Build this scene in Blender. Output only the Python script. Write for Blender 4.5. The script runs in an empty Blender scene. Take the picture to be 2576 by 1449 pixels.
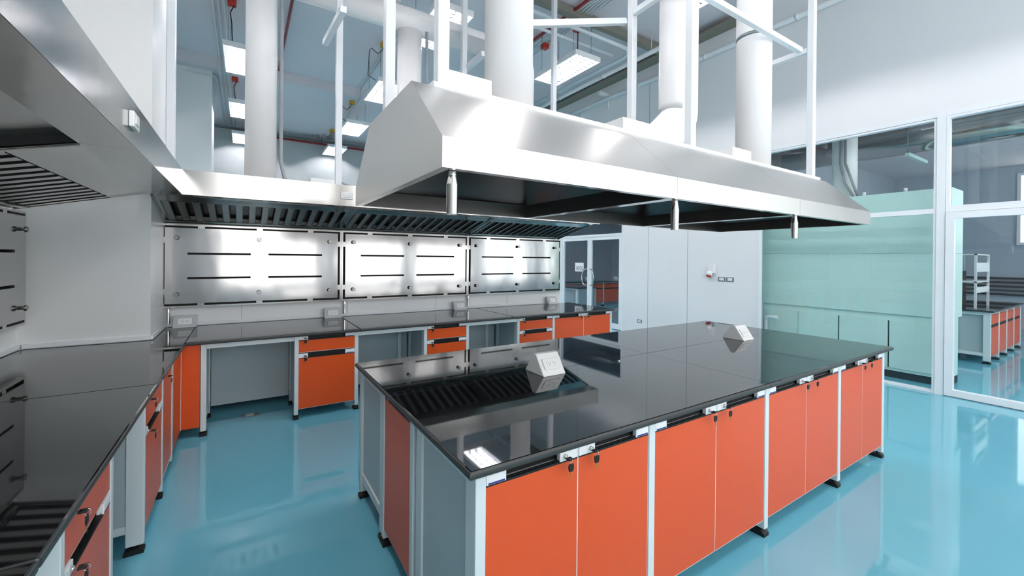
import bpy, bmesh, math, random
from mathutils import Vector, Matrix
random.seed(7)
PI = math.pi
SC = bpy.context.scene
COL = SC.collection

# ------------------------------------------------------------------ camera
yaw, pit, rol, F, PY, PX = 0.5685, -0.0019, -0.0095, 1054.25, 652.4, 1288.0
W0, H0 = 2576.0, 1449.0
fw = Vector((math.sin(yaw)*math.cos(pit), math.cos(yaw)*math.cos(pit), math.sin(pit)))
r0 = Vector((math.cos(yaw), -math.sin(yaw), 0)); d0 = fw.cross(r0)
if d0.z > 0: d0 = -d0
rt = math.cos(rol)*r0 + math.sin(rol)*d0
dn = -math.sin(rol)*r0 + math.cos(rol)*d0
cd = bpy.data.cameras.new('camera'); cam = bpy.data.objects.new('camera', cd); COL.objects.link(cam)
M = Matrix.Identity(4)
for i in range(3):
    M[i][0] = rt[i]; M[i][1] = -dn[i]; M[i][2] = -fw[i]
M[0][3], M[1][3], M[2][3] = 0.0, 0.0, 1.6
cam.matrix_world = M
cd.sensor_width = 36.0; cd.lens = F/W0*36.0
cd.shift_x = (W0/2-PX)/W0; cd.shift_y = (PY-H0/2)/W0
cd.clip_start = 0.05; cd.clip_end = 200
SC.camera = cam

# ------------------------------------------------------------------ world + exposure
w = bpy.data.worlds.new('world'); SC.world = w; w.use_nodes = True
bg = w.node_tree.nodes['Background']
bg.inputs[0].default_value = (1.0, 0.98, 0.975, 1); bg.inputs[1].default_value = 2.6
SC.view_settings.view_transform = 'Standard'; SC.view_settings.look = 'None'
SC.view_settings.gamma = 1.0; SC.view_settings.exposure = 0.62
SC.view_settings.use_curve_mapping = False
LAMP = 118.0     # emission of the fluorescent tubes

# ------------------------------------------------------------------ materials
def lin(c):
    return tuple(((v/255)/12.92 if v/255 <= .04045 else ((v/255+.055)/1.055)**2.4) for v in c)
MATS = {}
def mat(name, rgb, rough=.5, metal=0.0, var=0.04, scale=6.0, bump=0.0, bscale=40.0, coat=0.0, spec=.5, stretch=None, rvar=0.0, emit=0.0):
    m = bpy.data.materials.new(name); m.use_nodes = True
    nt = m.node_tree; N = nt.nodes; L = nt.links
    b = N['Principled BSDF']
    tc = N.new('ShaderNodeTexCoord'); mp = N.new('ShaderNodeMapping')
    if stretch: mp.inputs['Scale'].default_value = stretch
    L.new(tc.outputs['Object'], mp.inputs['Vector'])
    nz = N.new('ShaderNodeTexNoise'); nz.inputs['Scale'].default_value = scale; nz.inputs['Detail'].default_value = 4
    L.new(mp.outputs['Vector'], nz.inputs['Vector'])
    mx = N.new('ShaderNodeMix'); mx.data_type = 'RGBA'
    c = lin(rgb)
    mx.inputs[6].default_value = tuple(max(0, v*(1-var)) for v in c)+(1,)
    mx.inputs[7].default_value = tuple(min(1, v*(1+var)) for v in c)+(1,)
    L.new(nz.outputs['Fac'], mx.inputs[0]); L.new(mx.outputs[2], b.inputs['Base Color'])
    b.inputs['Roughness'].default_value = rough; b.inputs['Metallic'].default_value = metal
    b.inputs['Specular IOR Level'].default_value = spec
    b.inputs['Coat Weight'].default_value = coat; b.inputs['Coat Roughness'].default_value = .03
    if rvar:
        mr = N.new('ShaderNodeMapRange'); mr.inputs['To Min'].default_value = max(0, rough-rvar); mr.inputs['To Max'].default_value = rough+rvar
        L.new(nz.outputs['Fac'], mr.inputs['Value']); L.new(mr.outputs['Result'], b.inputs['Roughness'])
    if bump:
        n2 = N.new('ShaderNodeTexNoise'); n2.inputs['Scale'].default_value = bscale; n2.inputs['Detail'].default_value = 2
        L.new(mp.outputs['Vector'], n2.inputs['Vector'])
        bp = N.new('ShaderNodeBump'); bp.inputs['Strength'].default_value = bump; bp.inputs['Distance'].default_value = .02
        L.new(n2.outputs['Fac'], bp.inputs['Height']); L.new(bp.outputs['Normal'], b.inputs['Normal'])
    if emit:
        b.inputs['Emission Color'].default_value = (1.0, .945, .935, 1); b.inputs['Emission Strength'].default_value = emit
    MATS[name] = m
    return m
WALL = mat('wall_paint', (229, 232, 232), .38, var=.02, scale=1.5)
PANEL = mat('sandwich_panel', (232, 235, 237), .30, var=.015, scale=1.0)
CEIL = mat('ceiling_paint', (219, 215, 219), .8, var=.02, scale=1.0)
FLOOR = mat('epoxy_floor', (106, 178, 198), .045, var=.05, scale=1.2, coat=0.0, spec=.7, bump=.012, bscale=3.0)
ORANGE = mat('orange_laminate', (218, 82, 22), .32, var=.02, scale=3, spec=.5)
WHITE = mat('white_powder_coat', (214, 224, 226), .35, var=.015)
GREY = mat('grey_laminate', (176, 188, 192), .35, var=.02, scale=3)
BLACKPL = mat('black_plastic', (9, 9, 10), .55, var=.1)
GRAN = mat('black_granite', (17, 18, 20), .03, var=.5, scale=160, spec=.5)
GRANE = mat('granite_edge', (50, 54, 54), .38, var=.5, scale=140)
GRAN.node_tree.nodes['Principled BSDF'].inputs['IOR'].default_value = 1.95
STEEL = mat('stainless_steel', (196, 195, 192), .15, 1.0, var=.03, scale=3, bump=.10, bscale=3.2, rvar=.03, stretch=(1, 1, .12))
STEELH = mat('satin_hood_steel', (206, 205, 202), .30, 1.0, var=.03, scale=2, bump=.05, bscale=1.2, rvar=.05)
STEELP = mat('polished_steel', (182, 182, 182), .13, 1.0, var=.04, scale=2.2, bump=.22, bscale=2.3, rvar=.04, stretch=(1, 1, .45))
KNOB = mat('turned_steel_knob', (150, 148, 145), .22, 1.0)
STEELD = mat('brushed_steel_inner', (120, 118, 116), .28, 1.0, var=.05)
DARK = mat('dark_recess', (22, 22, 22), .6)
CHROME = mat('chrome', (215, 213, 210), .16, 1.0)
DUCT = mat('white_duct', (244, 245, 246), .4, var=.01)
ALU = mat('white_aluminium', (232, 238, 242), .3, var=.01)
OUTLET = mat('white_plastic', (236, 238, 238), .28, var=.01)
BOXG = mat('grey_outlet_box', (196, 201, 206), .35, var=.01)
RED = mat('red_pipe_paint', (142, 30, 38), .4)
REDB = mat('red_box', (190, 44, 34), .4)
YEL = mat('yellow_box', (196, 150, 40), .4)
GALV = mat('galvanised_metal', (130, 142, 144), .4, .7)
BEAM = mat('beam_paint', (132, 131, 120), .5)
CABLE = mat('black_cable', (25, 25, 28), .5)
GCOND = mat('grey_conduit', (150, 156, 160), .45)
WPIPE = mat('white_pipe', (216, 224, 228), .35)
MINT = mat('mint_laminate', (198, 228, 223), .3, var=.015)
BLUEL = mat('blue_stripe', (48, 50, 130), .4)
PAPER = mat('paper', (236, 238, 242), .7)
INK = mat('ink', (26, 26, 34), .6)
BRASS = mat('brass', (190, 150, 80), .3, 1.0)
TUBE = mat('fluorescent_tube', (255, 255, 255), .5, emit=LAMP)
REFL = mat('lamp_reflector', (118, 122, 130), .3, 0.6)
LOUV = mat('louver_blade', (90, 95, 110), .35, .4)
GREYW = mat('grey_blue_wall', (182, 192, 204), .5, var=.02)
REFSLAT = mat('dark_slat', (40, 42, 46), .4)
def glass(name, tint):
    m = bpy.data.materials.new(name); m.use_nodes = True
    nt = m.node_tree; N = nt.nodes; L = nt.links; N.clear()
    o = N.new('ShaderNodeOutputMaterial'); mx = N.new('ShaderNodeMixShader')
    fr = N.new('ShaderNodeFresnel')
    ge = N.new('ShaderNodeNewGeometry'); io = N.new('ShaderNodeMapRange')
    io.inputs['To Min'].default_value = 1.5; io.inputs['To Max'].default_value = 1/1.5
    L.new(ge.outputs['Backfacing'], io.inputs['Value']); L.new(io.outputs['Result'], fr.inputs[0])
    ad = N.new('ShaderNodeMath'); ad.operation = 'MULTIPLY_ADD'; ad.inputs[1].default_value = .8; ad.inputs[2].default_value = .0
    t = N.new('ShaderNodeBsdfTransparent'); t.inputs[0].default_value = tint+(1,)
    g = N.new('ShaderNodeBsdfGlossy'); g.inputs['Roughness'].default_value = .0
    g.inputs[0].default_value = (.9, .95, 1, 1)
    L.new(fr.outputs[0], ad.inputs[0]); L.new(ad.outputs[0], mx.inputs[0])
    L.new(t.outputs[0], mx.inputs[1]); L.new(g.outputs[0], mx.inputs[2]); L.new(mx.outputs[0], o.inputs[0])
    return m
GLASS = glass('window_glass', (.95, .98, .98))
GLASSB = glass('door_glass', (.93, .96, .98))

# ------------------------------------------------------------------ mesh builder
class MB:
    def __init__(s): s.bm = bmesh.new(); s.mats = []; s.mi = 0
    def m(s, material):
        if material not in s.mats: s.mats.append(material)
        s.mi = s.mats.index(material); return s
    def _set(s, faces):
        for f in faces: f.material_index = s.mi
    def box(s, x0, y0, z0, x1, y1, z1, bev=0, seg=2):
        x0, x1 = sorted((x0, x1)); y0, y1 = sorted((y0, y1)); z0, z1 = sorted((z0, z1))
        n = len(s.bm.faces)
        r = bmesh.ops.create_cube(s.bm, size=1)
        for v in r['verts']:
            v.co = Vector(((x0+x1)/2+v.co.x*(x1-x0), (y0+y1)/2+v.co.y*(y1-y0), (z0+z1)/2+v.co.z*(z1-z0)))
        es = list({e for v in r['verts'] for e in v.link_edges})
        fs = list({f for v in r['verts'] for f in v.link_faces})
        s._set(fs)
        if bev:
            q = bmesh.ops.bevel(s.bm, geom=es, offset=bev, segments=seg, affect='EDGES', profile=.5)
            s._set(q['faces'])
        return s
    def cyl(s, p0, p1, r, seg=16, r2=None, cap=True):
        p0 = Vector(p0); p1 = Vector(p1); d = p1-p0; L = d.length
        q = bmesh.ops.create_cone(s.bm, cap_ends=cap, segments=seg, radius1=r, radius2=r if r2 is None else r2, depth=L)
        mt = Matrix.Translation((p0+p1)/2) @ d.to_track_quat('Z', 'Y').to_matrix().to_4x4()
        bmesh.ops.transform(s.bm, matrix=mt, verts=q['verts'])
        fs = list({f for v in q['verts'] for f in v.link_faces}); s._set(fs)
        for f in fs:
            if len(f.verts) == 4: f.smooth = True
        return s
    def lathe(s, prof, p0, axis, seg=20, sharp=False):
        # prof = [(dist along axis, radius)], starting at p0
        p0 = Vector(p0); ax = Vector(axis).normalized()
        q = ax.to_track_quat('Z', 'Y')
        rings = []
        for (t, r) in prof:
            rings.append([s.bm.verts.new(p0 + ax*t + q @ Vector((r*math.cos(2*PI*k/seg), r*math.sin(2*PI*k/seg), 0))) for k in range(seg)])
        for a, b in zip(rings, rings[1:]):
            if sharp:
                a = [s.bm.verts.new(v.co) for v in a]; b = [s.bm.verts.new(v.co) for v in b]
            for k in range(seg):
                f = s.bm.faces.new((a[k], a[(k+1) % seg], b[(k+1) % seg], b[k])); f.smooth = True; f.material_index = s.mi
        for rr, fl in ((rings[0], True), (rings[-1], False)):
            f = s.bm.faces.new(list(reversed(rr)) if fl else rr); f.material_index = s.mi
        return s
    def tube(s, pts, r, seg=12, closed=False):
        pts = [Vector(p) for p in pts]; n = len(pts); rings = []
        up = None
        for i, p in enumerate(pts):
            if closed: t = (pts[(i+1) % n]-pts[i-1]).normalized()
            else: t = (pts[min(i+1, n-1)]-pts[max(i-1, 0)]).normalized()
            if up is None:
                up = Vector((0, 0, 1)) if abs(t.z) < .9 else Vector((1, 0, 0))
            u = (up-t*up.dot(t)).normalized(); v = t.cross(u); up = u
            rings.append([s.bm.verts.new(p+u*r*math.cos(2*PI*k/seg)+v*r*math.sin(2*PI*k/seg)) for k in range(seg)])
        pr = list(zip(rings, rings[1:]))
        if closed: pr.append((rings[-1], rings[0]))
        for a, b in pr:
            for k in range(seg):
                f = s.bm.faces.new((a[k], a[(k+1) % seg], b[(k+1) % seg], b[k])); f.smooth = True; f.material_index = s.mi
        if not closed:
            for rr in (list(reversed(rings[0])), rings[-1]):
                f = s.bm.faces.new(rr); f.material_index = s.mi
        return s
    def poly(s, pts):
        f = s.bm.faces.new([s.bm.verts.new(Vector(p)) for p in pts]); f.material_index = s.mi; return s
    def prism(s, pts, fn, a, b):
        # pts 2d outline, fn(u,v,t) -> 3d point
        A = [s.bm.verts.new(Vector(fn(u, v, a))) for u, v in pts]; B = [s.bm.verts.new(Vector(fn(u, v, b))) for u, v in pts]
        n = len(pts); fs = [s.bm.faces.new(A), s.bm.faces.new(list(reversed(B)))]
        for k in range(n): fs.append(s.bm.faces.new((A[k], B[k], B[(k+1) % n], A[(k+1) % n])))
        s._set(fs); return s
    def xf(s, mt):
        bmesh.ops.transform(s.bm, matrix=mt, verts=s.bm.verts); return s
    def build(s, name, material=None, parent=None, loc=None, solid=0):
        if material is not None and not s.mats:
            s.mats = [material]
        bmesh.ops.recalc_face_normals(s.bm, faces=s.bm.faces) if not solid else None
        me = bpy.data.meshes.new(name); s.bm.to_mesh(me); s.bm.free()
        for mm in s.mats: me.materials.append(mm)
        o = bpy.data.objects.new(name, me); COL.objects.link(o)
        if parent is not None: o.parent = parent
        if loc: o.location = loc
        if solid:
            sd = o.modifiers.new('solid', 'SOLIDIFY'); sd.thickness = solid; sd.offset = 0
        return o
def tag(o, label=None, cat=None, group=None, kind=None):
    if label: o['label'] = label
    if cat: o['category'] = cat
    if group: o['group'] = group
    if kind: o['kind'] = kind
    return o
def thing(name, label, cat, loc=(0, 0, 0), rz=0, group=None):
    o = bpy.data.objects.new(name, None); COL.objects.link(o); o.location = loc; o.rotation_euler = (0, 0, rz)
    o.empty_display_size = .1
    return tag(o, label, cat, group)
def struct(o): return tag(o, kind='structure')
def dup(root, loc, rz=None, label=None, group=None):
    r = root.copy(); COL.objects.link(r); r.location = loc
    if rz is not None: r.rotation_euler = (0, 0, rz)
    if label: r['label'] = label
    if group: r['group'] = group
    for ch in list(root.children):
        c = ch.copy(); COL.objects.link(c); c.parent = r
        for g in list(ch.children):
            d = g.copy(); COL.objects.link(d); d.parent = c
    return r
def bx(*a, **k): return MB().box(*a, **k)

# ------------------------------------------------------------------ room shell
XL, XR, YN, YB, YF = -1.5, 7.15, -2.6, 5.65, 15.3
ZC, ZS, YS = 5.8, 5.57, 10.85
struct(bx(XL-.2, YN-.2, -.1, 16.2, YF+.2, 0).build('floor', FLOOR))
struct(bx(XL-.2, YN-.2, ZC, XR+.1, YS, ZC+.15).build('ceiling', CEIL))
b = MB(); b.prism([(YS, ZS), (YF+.2, ZS), (YF+.2, ZC+.15), (YS, ZC+.15)], lambda u, v, t: (t, u, v), XL-.2, XR+.1)
struct(b.build('ceiling_back', CEIL))
struct(bx(XL-.2, YN-.2, 0, XL, YF+.2, ZC).build('wall_left', WALL))
struct(bx(XL, YF, 0, XR, YF+.2, ZS).build('wall_back', mat('grey_back_wall', (182, 188, 190), .5, var=.015)))
# near wall (behind the viewer) with tall windows
b = MB()
b.box(XL, YN-.2, 0, XR, YN, .75); b.box(XL, YN-.2, 5.2, XR, YN, ZC)
wx = [(-.5, 1.9), (2.5, 4.4), (4.9, 6.9)]
prev = XL
for a, c in wx: b.box(prev, YN-.2, .75, a, YN, 5.2); prev = c
b.box(prev, YN-.2, .75, XR, YN, 5.2)
struct(b.build('wall_near', WALL))
for i, (a, c) in enumerate(wx):
    b = MB()
    for t in [a+(c-a-.05)*k/4 for k in range(5)]: b.box(t, YN-.12, .75, t+.05, YN-.06, 5.2)  # extra bars added to streak the reflections in the steel
    for z in (.75, 2.6, 4.2, 5.15): b.box(a, YN-.119, z, c, YN-.061, z+.05)
    fo = struct(b.build('window_%d' % (i+4), ALU))
    L = bpy.data.lights.new('daylight_portal', 'AREA'); L.shape = 'RECTANGLE'; L.size = c-a; L.size_y = 4.45
    L.cycles.is_portal = True
    lo = bpy.data.objects.new('daylight_portal', L); COL.objects.link(lo); lo.location = ((a+c)/2, YN-.19, 2.975); lo.rotation_euler = (PI/2, 0, 0)
    lo.rotation_euler = (-PI/2, 0, 0)
# end wall with openings: doors, glazing
OPEN = [(6.56, 8.74, 0, 2.9), (8.80, 9.9, 0, 2.9), (1.53, 3.64, 0, 3.37), (-2.2, 1.45, 0, 3.37)]
b = MB()
ys = sorted({YN-.2, YF+.2, *[v for o in OPEN for v in o[:2]]})
for a, c in zip(ys, ys[1:]):
    op = [o for o in OPEN if o[0] <= a and o[1] >= c]
    z0 = op[0][3] if op else 0
    b.box(XR, a, z0, XR+.1, c, ZC)
struct(b.build('wall_right', PANEL))
# thin panel joints on the end wall
for i, (yy, z0, z1) in enumerate([(5.88, 0, 5.3), (4.95, 0, 5.3), (10.9, 0, 5.5), (8.05, 2.95, 5.3)]):
    struct(bx(XR-.002, yy-.003, z0, XR+.001, yy+.003, z1).build('trim_%d' % (i+1), GALV))
# corner column and partition behind the wall bench
struct(bx(XL, 4.87, 0, -.70, YB+.1, ZC).build('wall_column', WALL))
struct(bx(-.70, YB, 0, 4.60, YB+.1, 2.44).build('wall_partition', PANEL))
for i, xx in enumerate((-.02, 1.12, 2.32, 3.52)):
    struct(bx(xx-.002, YB-.002, .85, xx+.002, YB+.001, 1.04).build('trim_%d' % (i+5), GALV))
struct(bx(-.698, YB+.0, 2.44, -.63, YB+.1, ZC).build('trim_9', ALU))
# far column
struct(bx(-1.26, 11.1, 0, -.61, 11.9, ZS).build('wall_far_column', WALL))
# adjoining room beyond the glazing
struct(bx(XR+.1, YN-.2, 4.0, 16.2, 13.2, 4.1).build('ceiling_adjoining', CEIL))
b = MB()
for k in range(14): b.box(7.6+k*.35, -2.7, 3.9, 7.66+k*.35, 12.8, 4.0)
struct(b.build('trim_10', CEIL))
struct(bx(16.0, YN-.2, 0, 16.2, 13.2, 4.0).build('wall_adjoining_right', GREYW))
struct(bx(XR+.1, 13.0, 0, 16.0, 13.2, 4.0).build('wall_adjoining_back', GREYW))
b = MB(); b.box(XR+.1, YN-.2, 0, 16.0, YN, .7); b.box(XR+.1, YN-.2, 3.6, 16.0, YN, 4.0)
for a, c in ((XR+.1, 7.5), (9.6, 10.0), (12.2, 16.0)): b.box(a, YN-.2, .7, c, YN, 3.6)
struct(b.build('wall_adjoining_near', GREYW))
for i, (a, c) in enumerate(((7.5, 9.6), (10.0, 12.2))):  # made-up windows, added so daylight rakes into the adjoining room
    b = MB()
    for t in (a, (a+c)/2-.025, c-.05): b.box(t, YN-.12, .7, t+.05, YN-.06, 3.6)
    for z in (.7, 3.55): b.box(a, YN-.119, z, c, YN-.061, z+.05)
    struct(b.build('window_%d' % (i+9), ALU))
    L = bpy.data.lights.new('daylight_portal', 'AREA'); L.shape = 'RECTANGLE'; L.size = c-a; L.size_y = 2.9
    L.cycles.is_portal = True
    lo = bpy.data.objects.new('daylight_portal', L); COL.objects.link(lo); lo.location = ((a+c)/2, YN-.19, 2.15); lo.rotation_euler = (-PI/2, 0, 0)
struct(bx(8.36, 4.3, 0, 16.0, 4.4, 4.0).build('wall_adjoining_divider', GREYW))
struct(bx(XL, 5.0, 0, XL+.001, 5.001, .001).build('trim_11', ALU)) if False else None

def frame(b, y0, y1, z0, z1, t, x0, x1, bottom=True):
    b.box(x0, y0, z0, x1, y0+t, z1); b.box(x0, y1-t, z0, x1, y1, z1)
    b.box(x0, y0+t, z1-t, x1, y1-t, z1)
    if bottom: b.box(x0, y0+t, z0, x1, y1-t, z0+t)
def pane(name, y0, y1, z0, z1, parent, m=GLASS, x=None):
    x = XR+.045 if x is None else x
    return bx(x, y0, z0, x+.008, y1, z1).build(name, m, parent)
# window 1: mint lab glazing
b = MB(); frame(b, 1.53, 3.64, 0, 3.37, .028, XR-.012, XR+.07)
b.box(XR-.012, 1.558, 2.20, XR+.07, 3.612, 2.262)
wn = struct(b.build('window_1', ALU)); pane('pane', 1.56, 3.61, .03, 2.2, wn); pane('pane', 1.56, 3.61, 2.263, 3.34, wn)
b = bx(XR-.03, 1.452, 0, XR+.08, 1.528, 3.40); struct(b.build('trim_12', ALU))
b = MB(); frame(b, -2.2, 1.45, 2.21, 3.37, .03, XR-.02, XR+.07); b.box(XR-.02, -2.17, 2.24, XR+.07, 1.42, 2.285)
wn = struct(b.build('window_2', ALU)); pane('pane', -2.17, 1.42, 2.286, 3.34, wn)
struct(bx(XR-.02, 1.45, 3.372, XR+.0, 3.64, 3.43).build('trim_13', ALU))
struct(bx(XR-.02, -2.2, 3.372, XR+.0, 1.449, 3.43).build('trim_14', ALU))
for i, (a, c, hy) in enumerate([(-.19, 1.445, -.1), (-1.85, -.2, -.3)]):
    b = MB(); frame(b, a, c, .01, 2.205, .075, XR-.045, XR+.03)
    dr = struct(b.build('door_%d' % (i+3), ALU)); pane('pane', a+.076, c-.076, .086, 2.129, dr, x=XR-.01)
    h = MB().m(CHROME).tube([(XR-.047, a+.04, .95), (XR-.09, a+.04, .95), (XR-.09, a+.04, 1.3), (XR-.047, a+.04, 1.3)], .01)
    h.build('handle', None, dr)
struct(bx(XR-.04, -2.2, 0, XR+.03, -1.86, 2.2).build('trim_15', ALU))
# double doors with the room number
b = MB(); frame(b, 6.56, 8.74, 0, 2.9, .05, XR-.012, XR+.07, False); b.box(XR-.012, 6.61, 2.14, XR+.07, 8.69, 2.2)
wf = struct(b.build('window_3', ALU)); pane('pane', 6.61, 8.69, 2.2, 2.85, wf, GLASSB)
struct(bx(XR-.012, 8.741, 0, XR+.07, 8.82, 2.9).build('trim_16', ALU))
b = MB(); frame(b, 8.82, 9.89, 0, 2.9, .03, XR-.01, XR+.05)
wf = struct(b.build('window_7', ALU)); pane('pane', 8.851, 9.859, .031, 2.869, wf, GLASSB)
for i, (a, c, hs) in enumerate([(6.615, 7.648, 7.57), (7.652, 8.685, 7.73)]):
    b = MB(); frame(b, a, c, .012, 2.135, .07, XR-.008, XR+.04)
    b.box(XR-.007, a+.07, .08, XR+.039, c-.07, .13)
    dr = struct(b.build('door_%d' % (i+1), ALU)); pane('pane', a+.071, c-.071, .131, 2.064, dr, GLASSB, x=XR+.01)
    g = MB().m(CHROME)
    sg = 1 if i else -1
    pts = []
    for k in range(13):
        t = k/12*PI
        pts.append((XR-.05-.05*math.sin(t)*.3, hs+sg*.13*math.sin(t), 1.16+.20*math.cos(t)))
    g.tube(pts, .014)
    for z in (.96, 1.36): g.cyl((XR-.008, hs-sg*.0, z), (XR-.055, hs, z), .012)
    g.build('handle', None, dr)
# cove strip along the wall bench and column
def strip(name, x0, y0, x1, y1, z0=.852, z1=.885):
    return struct(bx(x0, y0, z0, x1, y1, z1).build(name, ALU))
strip('baseboard_partition', -.68, YB-.022, 4.55, YB-.001)
strip('baseboard_column', XL+.03, 4.848, -.70, 4.869)
strip('baseboard_column_side', -.699, 4.86, -.678, YB-.023)
strip('baseboard_left', XL+.001, -2.0, XL+.022, 4.847)
struct(bx(XR-.012, 3.66, 0, XR-.001, 6.54, .01).build('baseboard_right', ALU))

# ------------------------------------------------------------------ cabinets
LEGS = {}
def leg(parent, x, y, ztop, wx=.035, wy=.06, foot=True, zb=.045):
    lg = MB().m(WHITE).box(x, y, zb, x+wx, y+wy, ztop, bev=.002, seg=1).build('leg', None, parent)
    if foot:
        f = MB().m(BLACKPL)
        f.prism([(0, .0), (wy*1.15, .0), (wy*1.1, .022), (wy*.3, .035), (0, .02)], lambda u, v, t: (t, y+u-.002, v), x-.006, x+wx+.006)
        f.cyl((x+wx/2, y+wy/2, .02), (x+wx/2, y+wy/2, zb), .007, 8)
        f.build('foot', None, lg)
    return lg
def holder(b, x0, x1, z, h=.032, stripe=True):
    b.m(OUTLET).box(x0, -.002, z, x1, .02, z+h, bev=.002, seg=1)
    if stripe:
        b.m(PAPER).box(x0+.007, -.0028, z+.003, x1-.007, -.001, z+h-.004)
        b.m(BLUEL).box(x0+.007, -.0034, z+.003, x1-.007, -.002, z+.009)
def front(parent, kind, x0, x1, z0, z1, rail, label=None, lock=None, grip='both'):
    """orange leaf from z0..z1 with a black finger rail (z1..z1+rail) above"""
    p = MB().m(ORANGE).box(x0+.0025, 0, z0, x1-.0025, .018, z1, bev=.0008, seg=1)
    p.m(ALU)
    p.box(x0+.0005, .001, z0, x0+.0023, .019, z1+rail*.96); p.box(x1-.0023, .001, z0, x1-.0005, .019, z1+rail*.96)
    p.box(x0+.0025, .001, z0-.003, x1-.0025, .018, z0-.0002)
    p = p.build(kind, None, parent)
    if rail:
        r = MB().m(BLACKPL)
        zt = z1+rail
        r.box(x0+.003, 0, z1+.0005, x1-.003, .02, z1+.009)
        r.box(x0+.003, .004, z1+.012, x1-.003, .006, z1+.014)
        r.box(x0+.003, .028, z1+.0092, x1-.003, .032, zt)
        r.build('finger_rail', None, p)
    h = rail-.008 if rail else .03
    if label:
        b = MB(); holder(b, label[0], label[1], z1+.006, h); b.build('label_holder', None, p)
    if lock:
        b = MB(); b.m(OUTLET).box(lock[0], -.002, z1+.006, lock[1], .02, z1+.006+h, bev=.002, seg=1); b.build('lock_plate', None, p)
        lx = lock[2]
        c = MB().m(CHROME).lathe([(0, .009), (.008, .009), (.009, .006)], (lx, -.002, z1+.006+h*.5), (0, -1, 0), 12); c.build('lock', None, p)
    return p
KEYN = [0]
KEY0 = None
def keys(origin, rz, lx, z, label, group):
    """bunch in the lock: one key in the cylinder, one hanging from the ring"""
    global KEY0
    q = Matrix.Rotation(rz, 3, 'Z') @ Vector((lx, -.0115, 0))
    loc = (origin[0]+q.x, origin[1]+q.y, z)
    if KEY0 is None:
        t = thing('key_bunch', label, 'keys', loc, rz, group)
        b = MB().m(BLACKPL).box(-.013, -.03, -.003, .013, -.006, .003, bev=.002, seg=1)
        b.m(CHROME).box(-.003, -.0065, -.001, .003, 0, .001); b.build('key', None, t)
        pts = [(0.0, -.027+.008*math.cos(k*PI/5), -.006+.011*math.sin(k*PI/5)) for k in range(10)]
        MB().m(CHROME).tube(pts, .0009, 5, True).build('key_ring', None, t)
        b = MB().m(BLACKPL).prism([(-.011, -.016), (.011, -.016), (.013, -.03), (.009, -.044), (-.009, -.044), (-.013, -.03)],
                                  lambda u, v, s: (u, -.026+s, v), -.002, .002)
        b.m(BRASS).box(-.003, -.0267, -.068, .003, -.0253, -.044); b.build('hanging_key', None, t)
        KEY0 = t
        return t
    return dup(KEY0, loc, rz, label, group)
def unit(name, label, cat, origin, rz, W, D, ztop, layout, group, kw={}):
    """cabinet between two end frames; local x along the front, y into the depth"""
    t = thing(name, label, cat, origin, rz, group)
    pw = kw.get('pw', .035)
    zb = .10
    MB().m(GREY).box(pw+.001, .034, zb, W-pw-.001 if kw.get('right', 1) else W, D-.01, ztop-.004).build('carcass', None, t)
    legs = [(0, 0)] + ([(W-pw, 0)] if kw.get('right', 1) else [])
    rear = kw.get('rear', 1)
    for lx, ly in legs:
        leg(t, lx, -.004, ztop, pw, .075)
        if rear: leg(t, lx, D-.07, ztop, pw, .07)
        b = MB().m(WHITE).box(lx+.003, .0715, ztop-.04, lx+pw-.003, D-.0705, ztop)
        b.box(lx+.003, .0715, .12, lx+pw-.003, D-.0705, .16)
        b.m(GREY).box(lx+.009, .0715, .1605, lx+pw-.009, D-.0705, ztop-.0405)
        b.build('side_panel', None, t)
    a = pw; c = W-pw if kw.get('right', 1) else W-.001
    zl = .008
    if layout == 'doors2':
        m = (a+c)/2; zt = ztop-.048
        front(t, 'door', a, m, zb, zt, .046, label=(a+.003, a+.083), lock=(m-.093, m-.004, m-.068))
        front(t, 'door', m, c, zb, zt, .046, label=(c-.083, c-.003), lock=(m+.004, m+.09, m+.065))
    elif layout == 'door1':
        zt = ztop-.04
        front(t, 'door', a, c, zb, zt, .038, label=(a+.003, a+.07), lock=None)
        b = MB(); holder(b, c-.07, c-.003, zt+.009, .029); b.build('label_holder', None, t)
    elif layout == 'drawers':
        zt = ztop-.045
        front(t, 'drawer', a, c, .655*ztop/.815, zt, .043, label=(c-.095, c-.004), lock=(a+.003, a+.085, a+.06))
        front(t, 'drawer', a, c, zb, .595*ztop/.815, .048, label=(c-.095, c-.004), lock=(a+.003, a+.085, a+.06))
    elif layout == 'shortdoor':
        zt = ztop-.045
        front(t, 'door', a, c, zb, zt, .043, lock=(a+.003, a+.07, a+.05))
    return t

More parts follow.
